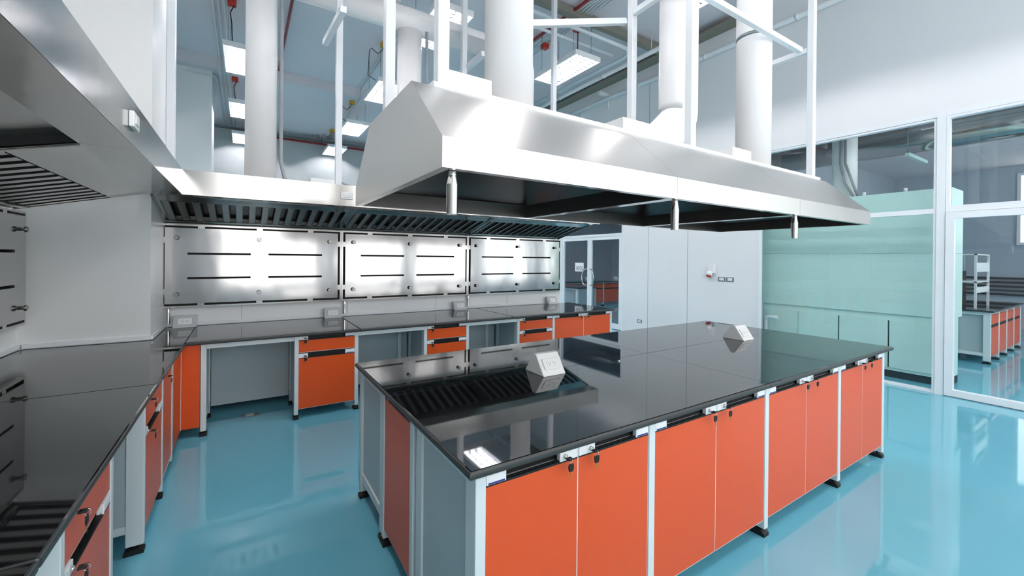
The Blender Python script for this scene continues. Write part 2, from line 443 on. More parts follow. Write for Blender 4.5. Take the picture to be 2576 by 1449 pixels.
# ---- wall bench
BT = .815   # cabinet top, worktop above
BX = [-.275, .455, 1.02, 1.78, 2.318, 3.06, 3.63, 4.74]
GB = 'orange cabinets under the wall bench'
cabs = []
for i, (a, c, lay, lab) in enumerate([
    (BX[1]-.035, BX[2], 'drawers', 'orange two-drawer cabinet under the wall bench, nearest the corner column'),
    (BX[3]-.035, BX[4], 'drawers', 'orange two-drawer wall bench cabinet between two open knee spaces'),
    (BX[5]-.035, BX[6]-.02, 'drawers', 'orange two-drawer cabinet under the wall bench, directly beside the double-door cabinet'),
    (BX[6]-.018, BX[7]+.017, 'doors2', 'orange double-door cabinet at the end of the wall bench by the glass doors')]):
    unit('base_cabinet', lab, 'cabinet', (a, 4.59, 0), 0, c-a, .56, BT, lay, GB, {'right': i != 2})
for k, (a, lx, zz, lab) in enumerate([
    (BX[1]-.035, .095, BT-.045+.008+.016, 'black-headed keys in the top drawer lock of the wall bench cabinet nearest the corner'),
    (BX[1]-.035, .095, .595+.008+.016, 'black-headed keys in the bottom drawer lock of the wall bench cabinet nearest the corner'),
    (BX[3]-.035, .095, BT-.045+.008+.016, 'black-headed keys in the top drawer lock of the middle wall bench cabinet'),
    (BX[3]-.035, .095, .595+.008+.016, 'black-headed keys in the lower drawer lock of the middle wall bench cabinet'),
    (BX[5]-.035, .095, BT-.045+.008+.016, 'black-headed keys in the top drawer lock of the wall bench cabinet beside the double doors'),
    (BX[5]-.035, .095, .595+.008+.016, 'black-headed keys in the lower drawer lock of the wall bench cabinet beside the double doors')]):
    keys((a, 4.59, 0), 0, lx, zz, lab, 'key bunches on the wall bench')
wm = (BX[7]+.017-(BX[6]-.018))/2
keys((BX[6]-.018, 4.59, 0), 0, wm-.068, BT-.048+.025, 'black-headed keys in the left door lock of the wall bench double-door cabinet', 'key bunches on the wall bench')
keys((BX[6]-.018, 4.59, 0), 0, wm+.065, BT-.048+.025, 'black-headed keys in the right door lock of the wall bench double-door cabinet', 'key bunches on the wall bench')
def knee(x0, x1, label, y0=4.59, split=None):
    t = thing('knee_space_frame', label, 'bench frame', (x0, y0, 0), 0, 'knee space frames under the wall bench')
    MB().m(WHITE).box(0, .0, BT-.042, x1-x0, .04, BT-.001).build('top_rail', None, t)
    b = MB().m(GREY)
    b.box(.0, .60, .08, x1-x0, .618, BT-.001)
    b.build('modesty_panel', None, t)
    if split:
        MB().m(WHITE).box(split-x0, .57, .05, split-x0+.04, .6, BT-.001).build('upright', None, t)
    return t
knee(BX[0]+.001, BX[1]-.036, 'white open knee space frame with a grey modesty panel beside the orange corner unit')
knee(BX[2]+.001, BX[3]-.036, 'white open knee space frame left of the middle wall bench cabinet', split=1.62)
knee(BX[4]+.001, BX[5]-.036, 'white open knee space frame right of the middle wall bench cabinet', split=2.87)
# corner unit (orange, L-shaped face)
t = thing('corner_cabinet', 'orange corner cabinet where the left bench meets the wall bench', 'cabinet', (-.455, 4.59, 0))
def lp(fn): return fn
b = MB().m(ORANGE).box(.003, -.0, .085, .133, .018, BT-.001); b.build('panel', None, t)
MB().m(ALU).box(-.006, -.006, .08, .0025, .012, BT-.001).build('corner_trim', None, t)
b = MB().m(ORANGE).box(-.018, -.50, .085, .0, -.008, BT-.001); b.build('panel', None, t)
b = MB().m(WHITE).box(-.018, -.56, .05, .004, -.5005, BT-.001); b.build('stile', None, t)
b = MB().m(WHITE).box(-.05, -.99, .075, -.002, -.5605, .098); b.build('bottom_rail', None, t)
dr = MB().m(ORANGE).box(-.018, -.975, .10, 0, -.562, BT-.001).build('door', None, t)
MB().m(DARK).box(-.03, -.56, .1, -.019, -.55, BT-.01).build('shadow_gap', None, t)
leg(t, .137, -.004, BT, .042, .075); leg(t, .137, .49, BT, .042, .07)
b = MB().m(WHITE).box(.14, .0715, BT-.04, .176, .4895, BT-.001); b.box(.14, .0715, .12, .176, .4895, .16)
b.m(GREY).box(.148, .0715, .1605, .168, .4895, BT-.0405); b.build('side_panel', None, t)
keys((-.455, 4.59-.975, 0), PI/2, .10, .765, 'black-headed keys on the narrow red door beside the orange corner cabinet', 'key bunches on the left bench')
# ---- left bench
GL = 'orange cabinets under the left bench'
unit('base_cabinet', 'orange drawer cabinet of the left bench between the corner unit and the knee space', 'cabinet', (-.45, 2.96, 0), PI/2, .63, .60, BT, 'drawers', GL)
unit('base_cabinet', 'orange drawer cabinet of the left bench nearest the viewer', 'cabinet', (-.45, 1.735, 0), PI/2, .59, .60, BT, 'drawers', GL)
for (oy, z, lab) in ((2.96, BT-.045+.024, 'black-headed keys in the top drawer of the farther left bench cabinet'), (2.96, .619, 'black-headed keys in the lower drawer of the farther left bench cabinet'),
                     (1.735, BT-.045+.024, 'black-headed keys in the top drawer of the nearest left bench cabinet'), (1.735, .619, 'black-headed keys in the lower drawer of the nearest left bench cabinet')):
    keys((-.45, oy, 0), PI/2, .095, z, lab, 'key bunches on the left bench')
t = thing('knee_space_frame', 'white open knee space frame with grey panel under the left bench', 'bench frame', (-.45, 2.326, 0), PI/2, 'knee space frames under the left bench')
MB().m(WHITE).box(0, .0, BT-.042, .633, .04, BT-.001).build('top_rail', None, t)
MB().m(GREY).box(0, .60, .08, .633, .618, BT-.001).build('modesty_panel', None, t)
t = thing('knee_space_frame', 'white open knee space frame under the near end of the left bench', 'bench frame', (-.45, .9, 0), PI/2, 'knee space frames under the left bench')
MB().m(WHITE).box(0, .0, BT-.042, .834, .04, BT-.001).build('top_rail', None, t)
MB().m(GREY).box(0, .60, .08, .834, .618, BT-.001).build('modesty_panel', None, t)
leg(t, 0, -.004, BT-.043, .035, .075)

# ---- island
IT = .862
IX = [.66, 1.567, 2.577, 3.578, 4.43]
IXs = [.66, 1.537, 2.545, 3.545, 4.43]
GI = 'orange double-door cabinets along the island front'
labs = ['orange double-door cabinet at the near left corner of the island', 'orange double-door cabinet second from the near corner of the island',
        'orange double-door cabinet third from the near corner of the island', 'orange double-door cabinet at the far right end of the island front']
kl = ['nearest the viewer', 'second from the near corner', 'third from the near corner', 'at the far right end']
for i in range(4):
    a = IXs[i]; last = i == 3
    Wd = (IXs[i+1]-a) - (0 if last else .001)
    unit('base_cabinet', labs[i], 'cabinet', (a, 1.25, 0), 0, Wd, .57, IT, 'doors2', GI, {'right': last, 'pw': .04})
    m = (.04+(Wd-.04 if last else Wd-.001))/2
    keys((a, 1.25, 0), 0, m-.068, IT-.048+.025, 'black-headed keys in the left door lock of the island cabinet '+kl[i], 'key bunches on the island front')
    keys((a, 1.25, 0), 0, m+.065, IT-.048+.025, 'black-headed keys in the right door lock of the island cabinet '+kl[i], 'key bunches on the island front')
# left end of the island
unit('end_cabinet', 'narrow single-door red cabinet set into the left end of the island', 'cabinet', (.66, 2.36, 0), -PI/2, .505, .60, IT, 'door1', 'cabinets at the island end', {'pw': .04})
t = thing('bench_support', 'white bench support with grey panel at the far left corner of the island', 'bench support', (.66, 2.365, 0))
leg(t, 0, .008, IT, .06, .045); leg(t, 0, .50, IT, .06, .05)
MB().m(WHITE).box(.005, .0505, IT-.05, .05, .4995, IT).build('rail', None, t); MB().m(WHITE).box(.005, .0505, .12, .05, .4995, .17).build('rail', None, t)
MB().m(GREY).box(.015, .0505, .1705, .035, .4995, IT-.0505).build('side_panel', None, t)
t2 = bx(.76, 2.40, .1, 4.42, 2.915, IT-.002).build('cabinet_bank', GREY); tag(t2, 'grey closed rear cabinet bank on the far side of the island', 'cabinet')

# ------------------------------------------------------------------ worktops
def edge(o):
    o.m(GRANE)
    for f in o.bm.faces:
        f.normal_update()
        if abs(f.normal.z) < .9: f.material_index = o.mi
def slab(x0, y0, x1, y1, z1, label, group, over=.03):
    o = MB().m(GRAN).box(x0, y0, z1-.03, x1, y1, z1, bev=.010, seg=3); edge(o); o = o.build('worktop')
    return tag(o, label, 'worktop', group)
g = .002
GS = 'black granite slabs on the island'
def islab(x0, y0, x1, y1, lab):
    # bullnose only on the outer sides: build slab square, bevel outer vertical faces' edges
    o = MB().m(GRAN); o.box(x0, y0, IT, x1, y1, IT+.03)
    bm = o.bm; es = []
    for e in bm.edges:
        a, c = e.verts[0].co, e.verts[1].co
        def on(v, k, val): return abs(v[k]-val) < 1e-4
        for k, val in ((0, .629), (0, 4.58), (1, 1.228), (1, 2.925)):
            if on(a, k, val) and on(c, k, val) and abs(a.z-c.z) < 1e-4: es.append(e)
    bmesh.ops.bevel(bm, geom=es, offset=.0125, segments=4, affect='EDGES', profile=.5)
    edge(o)
    tag(o.build('worktop', GRAN), lab, 'worktop', GS)
sx, sy = 2.57, 2.125
islab(.629, 1.228, sx-g, sy-g, 'black granite island slab at the near left, carrying the reflection of the ceiling lamp')
islab(sx+g, 1.228, 4.58, sy-g, 'black granite island slab at the near right end')
islab(.629, sy+g, sx-g, 2.925, 'black granite island slab at the far left, reflecting the steel panels')
islab(sx+g, sy+g, 4.58, 2.925, 'black granite island slab at the far right')
GW = 'black granite slabs on the wall and left benches'
for a, c, lab in ((-.43, 1.03, 'black granite wall bench slab nearest the corner column'), (1.03, 2.95, 'black granite wall bench slab in the middle'), (2.95, 4.78, 'black granite wall bench slab at the end by the glass doors')):
    slab(a+g, 4.555, c-g, YB-.023, .846, lab, GW)
b = MB().m(GRAN); b.prism([(XL+.023, 3.19), (-.42, 3.19), (-.42, 4.553), (-.43, 4.56), (-.43, YB-.024), (-.677, YB-.024), (-.677, 4.847), (XL+.023, 4.847)], lambda u, v, t: (u, v, t), .816, .846)
bmesh.ops.bevel(b.bm, geom=[e for e in b.bm.edges if abs(e.verts[0].co.z-e.verts[1].co.z) < 1e-5 and (abs(e.verts[0].co.x+.42) < 1e-4 and abs(e.verts[1].co.x+.42) < 1e-4)], offset=.01, segments=3, affect='EDGES')
edge(b)
tag(b.build('worktop', GRAN), 'black granite corner slab wrapping around the white column', 'worktop', GW)
slab(XL+.023, 1.5, -.42, 3.19-2*g, .846, 'black granite left bench slab beneath the left steel panel', GW)
slab(XL+.023, -1.6, -.42, 1.5-2*g, .846, 'black granite left bench slab nearest the viewer', GW)

# ------------------------------------------------------------------ outlet boxes
def outlet_face(b, cx, w, y, z, h, nrm=None):
    pass
def wedge_box(name, label, loc, rz, w, d, h, two_sided=True, group=None):
    """wedge box: sloping face to local -y; width w"""
    t = thing(name, label, 'power outlet', loc, rz, group)
    top = .035
    pr = [(-d/2, 0), (d/2, 0), (top/2 if two_sided else d/2, h), (-top/2 if two_sided else d/2-top, h)]
    b = MB().m(OUTLET if two_sided else BOXG).prism(pr, lambda u, v, s: (s, u, v), -w/2, w/2)
    bmesh.ops.bevel(b.bm, geom=list(b.bm.edges), offset=.003, segments=2, affect='EDGES')
    b.build('housing', None, t)
    p0 = Vector((0, pr[0][0], 0)); p1 = Vector((0, pr[3][0], h)); up = (p1-p0).normalized(); n = Vector((0, -up.z, up.y)); mid = (p0+p1)/2
    if n.y > 0: n = -n
    R = Matrix((Vector((1, 0, 0)), up, Vector((1, 0, 0)).cross(up))).transposed().to_4x4(); R.translation = mid
    pl = MB().m(OUTLET)
    pl.box(-.06, -.036, 0, .06, .036, .007, bev=.004, seg=2); pl.box(-.036, -.02, .0072, .036, .02, .0095, bev=.001, seg=1)
    pl.m(DARK)
    for cx in (-.018, .018):
        for (dx, dy) in ((-.004, .007), (-.004, -.007), (.008, 0)):
            pl.box(cx+dx-.0018, dy-.0022, .0096, cx+dx+.0018, dy+.0022, .01)
    pl.xf(R @ Matrix.Translation((0, 0, .0003))).build('socket_plate', None, t)
    return t
# island double-sided
wedge_box('outlet_box', 'white wedge outlet box on the near half of the island', (1.60, 2.105, IT+.0302), 0, .17, .20, .12, True, 'wedge outlet boxes on the island')
wedge_box('outlet_box', 'white wedge outlet box on the far half of the island', (3.80, 2.105, IT+.0302), 0, .17, .20, .12, True, 'wedge outlet boxes on the island')
for x, lab in ((-.52, 'grey wedge outlet box on the wall bench nearest the corner column'), (.93, 'grey wedge outlet box below the joint of the first two steel panels'),
               (2.66, 'grey wedge outlet box below the joint of the second and third steel panels'), (4.36, 'grey wedge outlet box at the far right end of the wall bench')):
    wedge_box('outlet_box', lab, (x, 5.568, .8465), 0, .20, .10, .12, False, 'outlet boxes along the wall bench')

# ------------------------------------------------------------------ steel wall panels
def wall_panel(label, loc, rz, Wd):
    t = thing('splash_panel', label, 'steel panel', loc, rz, 'slotted stainless steel wall panels')
    z0, z1 = 1.05, 1.93
    b = MB().m(STEEL)
    for x in (0, Wd-.018): b.box(x, -.06, z0, x+.018, 0, z1)
    b.box(.018, -.06, z0, Wd-.018, 0, z0+.018); b.box(.018, -.06, z1-.018, Wd-.018, 0, z1)
    b.build('frame', None, t)
    MB().m(DARK).box(.0185, -.008, z0+.0185, Wd-.0185, -.002, z1-.0185).build('backing', None, t)  # near-black colour stands in for the shade behind the slots
    # plate with four slots
    px0, px1, pz0, pz1 = .042, Wd-.044, 1.092, 1.89
    s = (px1-px0)/1.655
    xs = [px0, px0+.185*s, px0+.745*s, px0+.915*s, px0+1.475*s, px1]; hz = .011
    zs = [pz0, 1.36-hz, 1.36+hz, 1.62-hz, 1.62+hz, pz1]
    b = MB().m(STEELP); grid = {}
    def V(i, j):
        if (i, j) not in grid: grid[(i, j)] = b.bm.verts.new((xs[i], -.072, zs[j]))
        return grid[(i, j)]
    for i in range(5):
        for j in range(5):
            if i in (1, 3) and j in (1, 3): continue
            b.bm.faces.new((V(i, j), V(i+1, j), V(i+1, j+1), V(i, j+1)))
    r = bmesh.ops.extrude_face_region(b.bm, geom=list(b.bm.faces))
    for v in [e for e in r['geom'] if isinstance(e, bmesh.types.BMVert)]: v.co.y += .012
    p = b.build('plate', None, t)
    for rx in (.095, .825, 1.56):
        for z in (1.787, 1.19):
            kb = MB().m(KNOB).lathe([(0, .014), (.016, .013), (.020, .017), (.024, .022), (.036, .023), (.040, .020)], (px0+rx*s, -.0722, z), (0, -1, 0), 20)
            kb.build('knob', None, p)
    def clip(*q): MB().m(STEEL).box(*q).build('clip', None, t)
    for rx in (.3, .83, 1.35):
        clip(px0+rx*s-.03, -.064, pz1, px0+rx*s+.03, -.058, z1-.018); clip(px0+rx*s-.03, -.064, z0+.018, px0+rx*s+.03, -.058, pz0)
    for z in (1.22, 1.76):
        clip(.018, -.064, z-.03, px0, -.058, z+.03); clip(px1, -.064, z-.03, Wd-.018, -.058, z+.03)
    return t
wp = wall_panel('slotted stainless wall panel nearest the corner column', (-.735, YB-.001, 0), 0, 1.765-.002)
dup(wp, (1.03, YB-.001, 0), 0, 'slotted stainless wall panel in the middle above the wall bench')
dup(wp, (2.793, YB-.001, 0), 0, 'slotted stainless wall panel at the right end, tinted green by reflections')
dup(wp, (XL+.001, 3.045, 0), PI/2, 'slotted stainless wall panel on the left wall at the picture edge')

# drip pipes below the panels
def tubehook(p, label, group, r=.022, h=.16):
    b = MB().m(CHROME)
    b.lathe([(0, r*.95), (h*.72, r), (h*.9, r*.8), (h, r*.62)], (p[0], p[1], p[2]-h), (0, 0, 1), 20, True)
    o = b.build('drip_tube', None)
    return tag(o, label, 'drip tube', group)
for x, lab in ((-.665, 'small steel drip tube under the panel frame nearest the corner column'), (1.075, 'small steel drip tube under the joint of the first two steel panels'), (2.815, 'small steel drip tube under the joint of the second and third steel panels')):
    tubehook((x, YB-.035, 1.049), lab, 'drip tubes under the wall panels', .018, .165)

# ------------------------------------------------------------------ wall canopy hoods
HZB, HZT, HYF = 2.13, 2.345, 4.6
def canopy(name, label, loc, rz, secs, depth, cat='range hood'):
    """local x along the wall, local y=0 at wall, front at y=-depth"""
    t = thing(name, label, cat, loc, rz)
    yf = -depth; yl = yf+.21; yw = -.06; zw = 1.94
    for (a, c, open_) in secs:
        hh = .010
        b = MB().m(STEEL)
        q = b.poly
        q([(a, yf, HZB), (c, yf, HZB), (c, yf, HZT), (a, yf, HZT)])
        q([(a, yf, HZT), (c, yf, HZT), (c, 0, HZT), (a, 0, HZT)])
        q([(a, yf, HZB), (c, yf, HZB), (c, yl, HZB), (a, yl, HZB)])
        for x in (a, c): q([(x, yf, HZB), (x, yf, HZT), (x, 0, HZT), (x, 0, zw), (x, yw, zw), (x, yl, HZB)])
        q([(a, 0, zw), (c, 0, zw), (c, yw, zw), (a, yw, zw)])
        def S(x, s): return (x, yl+(yw-yl)*s, HZB+(zw-HZB)*s)
        s0, s1 = (.17, .88) if not open_ else (.05, .95)
        if open_ == 'plain':
            s0, s1 = .33, .94; hh = .001
        q([S(a, 0), S(c, 0), S(c, s0), S(a, s0)]); q([S(a, s1), S(c, s1), S(c, 1), S(a, 1)])
        e = .05
        q([S(a, s0), S(a+e, s0), S(a+e, s1), S(a, s1)]); q([S(c-e, s0), S(c, s0), S(c, s1), S(c-e, s1)])
        bmesh.ops.remove_doubles(b.bm, verts=b.bm.verts, dist=1e-5)
        sec = b.build('canopy_section', None, t, solid=.003)
        # rim angle strips around the sloped underside
        r = MB().m(STEEL)
        f = MB().m(STEELD)
        n = Vector((0, (zw-HZB), -(yw-yl))).normalized()
        if n.z > 0: n = -n
        def bar(x0, x1, sA, sB, h, mb):
            A = [Vector(S(x0, sA)), Vector(S(x1, sA)), Vector(S(x1, sB)), Vector(S(x0, sB))]
            lo = [mb.bm.verts.new(p+n*h) for p in A]; hi = [mb.bm.verts.new(p-n*.008) for p in A]
            fs = [mb.bm.faces.new(lo), mb.bm.faces.new(hi)]
            for k in range(4): fs.append(mb.bm.faces.new((lo[k], lo[(k+1) % 4], hi[(k+1) % 4], hi[k])))
            for ff in fs: ff.material_index = mb.mi
        bar(a+.004, a+.02, 0, 1, .012, r); r.build('rim', None, sec)
        r = MB().m(STEEL); bar(c-.02, c-.004, 0, 1, .012, r); r.build('rim', None, sec)
        nb = max(6, int((c-a-2*e)/(.135 if open_ else .112))); step = (c-a-2*e)/nb
        # louvre filter: upper and lower rows of overlapping U channels
        for k in range(nb):
            x = a+e+k*step
            f.m(STEELH); bar(x+step*.06, x+step*.52, s0+.01, s1-.01, .001, f)
            f.m(STEELD); bar(x+step*.02, x+step*.06, s0+.01, s1-.01, hh, f); bar(x+step*.52, x+step*.56, s0+.01, s1-.01, hh, f)
        f.m(DARK if open_ else STEELD)  # dark backing stands in for the unlit hood interior
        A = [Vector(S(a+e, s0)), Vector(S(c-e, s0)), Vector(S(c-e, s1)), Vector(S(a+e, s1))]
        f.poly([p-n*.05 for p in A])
        bar(a+e, c-e, s1-.035, s1-.02, .004, f)
        f.build('louvre_filter', None, sec)
    return t
hb = canopy('wall_hood', 'long stainless steel extraction hood above the slotted wall panels', (0, YB-.002, 0), 0,
            [(-.70, 1.0, 0), (1.002, 2.765, 0), (2.767, 4.50, 0)], YB-HYF)
MB().m(STEEL).box(-.70, -.785, HZB+.001, -.46, -.78, HZT).build('corner_filler', None, hb) if False else None
hl = canopy('wall_hood', 'stainless steel extraction hood hanging along the left wall, filling the upper left', (XL+.002, 0, 0), PI/2,
            [(2.794, 4.60, 'plain')], 1.04)
# near section of the left hood: open hopper with a broad underside flange
t = hl
b = MB().m(STEEL); q = b.poly
yf = -1.04; yl = yf+.21; a, c = -.9, 2.79
q([(a, yf, HZB), (c, yf, HZB), (c, yf, HZT), (a, yf, HZT)]); q([(a, yf, HZT), (c, yf, HZT), (c, 0, HZT), (a, 0, HZT)])
q([(a, yf, HZB), (c, yf, HZB), (c, yl, HZB), (a, yl, HZB)])
q([(a, 0, HZB-.19), (c, 0, HZB-.19), (c, 0, HZT), (a, 0, HZT)])
b.m(STEELH); q([(a, yl, HZB+.05), (c-.02, yl, HZB+.05), (c-.02, -.06, 1.99), (a, -.06, 1.99)]); q([(a, yl, HZB), (c-.02, yl, HZB), (c-.02, yl, HZB+.05), (a, yl, HZB+.05)])
b.m(DARK).poly([(c-.021, yl+.002, HZB+.001), (c-.021, yl+.002, HZB+.05), (c-.021, -.06, 1.99), (c-.021, -.06, 1.94)])  # steel end plate coloured near-black to imitate shade inside the hopper
b.build('canopy_section', None, t, solid=.003)
# column-side end flange
# switches on the hoods
def switch(name, parent, p, rz, label=None):
    b = MB().m(OUTLET).box(-.06, -.02, -.037, .06, 0, .037, bev=.004); b.box(-.034, -.024, -.018, .034, -.0198, .018, bev=.001, seg=1)
    b.xf(Matrix.Translation(p) @ Matrix.Rotation(rz, 4, 'Z'))
    return b.build(name, None, parent)
switch('light_switch', hb, (.892, -(YB-.002-HYF)-.002, 2.235), 0)
switch('light_switch', hl, (2.655, -1.042, 2.235), 0)
# junction box + flex conduits on top of wall hood
MB().m(GCOND).tube([(.82, -.70, HZT+.002), (.84, -.70, HZT+.05), (.90, -.72, HZT+.075), (.97, -.74, HZT+.05), (1.0, -.75, HZT+.003)], .011).build('flex_conduit', None, hb)
MB().m(OUTLET).box(.58, -.80, HZT+.002, .82, -.62, HZT+.085, bev=.004).build('junction_box', None, hb)

# ------------------------------------------------------------------ island hood
t = thing('island_hood', 'large stainless steel canopy hood hanging over the island', 'range hood', (2.575, 2.07, 1.922))
ox, oy, oz = 2.575, 2.07, 1.922
yA, yBk, zb, zband, ztp, ya, yb = 1.385-oy, 2.755-oy, 0, 2.033-oz, 2.345-oz, 1.72-oy, 2.41-oy
secx = [(.588-ox, 1.9065-ox), (1.9085-ox, 3.2645-ox), (3.2665-ox, 4.553-ox)]
for i, (a, c) in enumerate(secx):
    b = MB().m(STEELH); q = b.poly
    q([(a, yA, zb), (c, yA, zb), (c, yA, zband), (a, yA, zband)]); q([(a, yA, zband), (c, yA, zband), (c, ya, ztp), (a, ya, ztp)])
    q([(a, ya, ztp), (c, ya, ztp), (c, yb, ztp), (a, yb, ztp)])
    q([(a, yBk, zb), (c, yBk, zb), (c, yBk, zband), (a, yBk, zband)]); q([(a, yBk, zband), (c, yBk, zband), (c, yb, ztp), (a, yb, ztp)])
    for x in (a, c): q([(x, yA, zb), (x, yA, zband), (x, ya, ztp), (x, yb, ztp), (x, yBk, zband), (x, yBk, zb)])
    bmesh.ops.remove_doubles(b.bm, verts=b.bm.verts, dist=1e-5)
    s = b.build('canopy_section', None, t, solid=.0016)
    # underside: flange and inner hopper
    b = MB().m(STEEL); q = b.poly
    e = .035; A, C, Y0, Y1 = a+e, c-e, yA+e, yBk-e
    q([(a, yA, zb), (c, yA, zb), (C, Y0, zb), (A, Y0, zb)]); q([(a, yBk, zb), (c, yBk, zb), (C, Y1, zb), (A, Y1, zb)])
    q([(a, yA, zb), (a, yBk, zb), (A, Y1, zb), (A, Y0, zb)]); q([(c, yA, zb), (c, yBk, zb), (C, Y1, zb), (C, Y0, zb)])
    b.m(STEELD)
    z2 = zband-.015; z3 = ztp-.02; x2, x3 = (a+c)/2-.25, (a+c)/2+.25; y2, y3 = -.2, .2
    R0 = [(A, Y0), (C, Y0), (C, Y1), (A, Y1)]; R2 = [(x2, y2), (x3, y2), (x3, y3), (x2, y3)]
    for k in range(4):
        l = (k+1) % 4
        q([R0[k]+(zb,), R0[l]+(zb,), R0[l]+(z2,), R0[k]+(z2,)]); q([R0[k]+(z2,), R0[l]+(z2,), R2[l]+(z3,), R2[k]+(z3,)])
    q([p+(z3,) for p in R2])
    bmesh.ops.remove_doubles(b.bm, verts=b.bm.verts, dist=1e-5)
    b.build('hopper', None, s)
def drip(x, y, z, h=.158):
    b = MB().m(CHROME)
    b.lathe([(0, .0205), (h*.70, .0225), (h*.90, .017), (h, .016)], (x, y, z-h), (0, 0, 1), 24, True)
    if abs(x-(1.925-ox)) < .01:
        b.m(DARK).box(x+.002, y-.0222, z-.05, x+.012, y-.015, z-.015)
    b.build('drip_tube', None, t)
drip(.648-ox, 1.43-oy, -.002); drip(1.95-ox, 1.43-oy, -.002); drip(3.29-ox, 1.43-oy, -.002)
for a, c in ((.79, 1.04), (1.98, 2.24), (3.20, 3.47)):
    MB().m(OUTLET).box(a-ox, 1.83-oy, ztp+.002, c-ox, 2.12-oy, ztp+.145, bev=.003).build('junction_box', None, t)
b = MB().m(ALU).box(.69-ox, ya+.002, ztp+.001, 4.45-ox, ya+.016, ztp+.024); b.build('top_edge', None, t)

# ------------------------------------------------------------------ hangers and ducts
def post(name, x, y, z0, z1, label, group, w=.055):
    b = MB().m(ALU).box(x-w/2, y-w/2, z0, x+w/2, y+w/2, z1, bev=.003, seg=1)
    b.m(BRASS).cyl((x-w/2-.012, y-w/2+.01, z0+.008), (x-w/2, y-w/2+.01, z0+.008), .007, 8)
    return tag(b.build(name, None), label, 'support post', group)
GH = 'white posts carrying the island hood'
ztop_h = 2.3465
for (x, y, lab) in ((.745, 1.775, 'white hanger post at the near left corner of the island hood'), (.68, 2.37, 'white hanger post at the rear left corner of the island hood'),
                    (2.60, 1.79, 'white hanger post at the middle of the island hood front edge'), (2.66, 2.37, 'white hanger post at the rear middle of the island hood'),
                    (4.42, 1.79, 'white hanger post at the right front end of the island hood'), (4.42, 2.37, 'white hanger post at the rear right corner of the island hood')):
    post('hanger_post', x, y, ztop_h, ZC-.001, lab, GH)
GP = 'white hanger posts above the wall hood'
for x, lab in ((.87, 'white hanger post rising from the wall hood behind the island hood corner'), (2.39, 'white hanger post behind the horizontal duct, second from the left'), (3.87, 'white hanger post standing behind the big duct, third from the left')):
    post('hanger_post', x, 4.95, 2.3475, ZC-.001, lab, GP, .065)
def rail(name, p0, p1, label, group, w=.045):
    p0 = Vector(p0); p1 = Vector(p1)
    d = p1-p0; L = d.length
    b = MB().m(ALU).box(-w/2, -w/2, 0, w/2, w/2, L, bev=.002, seg=1)
    b.xf(Matrix.Translation(p0) @ d.to_track_quat('Z', 'Y').to_matrix().to_4x4())
    return tag(b.build(name, None), label, 'support bar', group)
GR = 'white crossbars between the hanger posts'
rail('crossbar', (4.42, 1.82, 3.565), (4.42, 2.34, 3.565), 'white crossbar joining the two right-end hanger posts', GR)
rail('crossbar', (2.70, 1.862, 3.565), (4.36, 1.862, 3.565), 'long white crossbar running in front of the steel-banded duct', GR)
rail('crossbar', (2.62, 1.82, 3.60), (2.65, 2.34, 3.60), 'white crossbar joining the two middle hanger posts', GR)
rail('crossbar', (1.45, 2.53, 3.22), (2.63, 2.42, 3.56), 'white slanting brace from the middle hanger post to the big duct', GR)
rail('crossbar', (.80, 4.35, 4.02), (.80, 5.45, 4.16), 'white bolted bracket bar under the left part of the horizontal duct', GR, .06)
rail('crossbar', (2.44, 4.50, 4.09), (2.44, 5.20, 4.09), 'white bolted bracket bar under the right part of the horizontal duct', GR, .06)
def arc(c, r, a0, a1, u, v, n=10):
    c = Vector(c); u = Vector(u); v = Vector(v)
    return [c+u*r*math.cos(a0+(a1-a0)*k/n)+v*r*math.sin(a0+(a1-a0)*k/n) for k in range(n+1)]
def duct(label, pts, r, group='white round ducts', seg=40, bands=()):
    t = thing('exhaust_duct', label, 'duct', pts[0], 0, group)
    p0 = Vector(pts[0])
    MB().m(DUCT).tube([Vector(p)-p0 for p in pts], r, seg).build('pipe', None, t)
    for (z, mm) in bands:
        MB().m(mm).tube([Vector((pts[-1][0]-p0.x, pts[-1][1]-p0.y, z-p0.z)), Vector((pts[-1][0]-p0.x, pts[-1][1]-p0.y, z+.03-p0.z))], r+.002, seg).build('clamp_band', None, t)
    return t
duct('big white round duct rising from the left third of the island hood', [(1.275, 2.05, 2.348), (1.275, 2.05, ZC-.001)], .139)
pts = [(2.585, 2.05, 2.348), (2.585, 2.05, 2.42)]
for k in range(13):
    s = k/12; e = s*s*(3-2*s)
    pts.append((2.585+.235*e, 2.05, 2.42+.30*s))
pts += [(2.82, 2.05, 2.8), (2.82, 2.05, ZC-.001)]
duct('white round duct with an offset bend rising from the middle of the island hood', pts, .142)
duct('white round duct with a steel band rising from the right third of the island hood', [(3.93, 2.06, 2.348), (3.93, 2.06, ZC-.001)], .145, bands=((3.62, GALV),))
# wall hood ducts
duct('white vertical duct rising from the wall hood near the corner column', [(.14, 5.2, 2.347), (.14, 5.2, ZC-.001)], .146)
duct('white vertical duct behind the island hood, teeing into the horizontal duct', [(1.75, 5.2, 2.347), (1.75, 5.2, 4.45)], .15)
pts = [(-.9+.0, 5.2, 4.60)] if False else []
pts = [(.288, 5.2, 4.60), (3.25, 5.2, 4.60)] + arc((3.25, 5.2, 4.35), .25, PI/2, 0, (1, 0, 0), (0, 0, 1)) + [(3.5, 5.2, 2.347)]
duct('long white horizontal duct crossing behind the hanger posts and bending down', pts, .15)
duct('white round riser standing on the horizontal duct', [(1.42, 5.2, 4.755), (1.42, 5.2, ZC-.001)], .2)
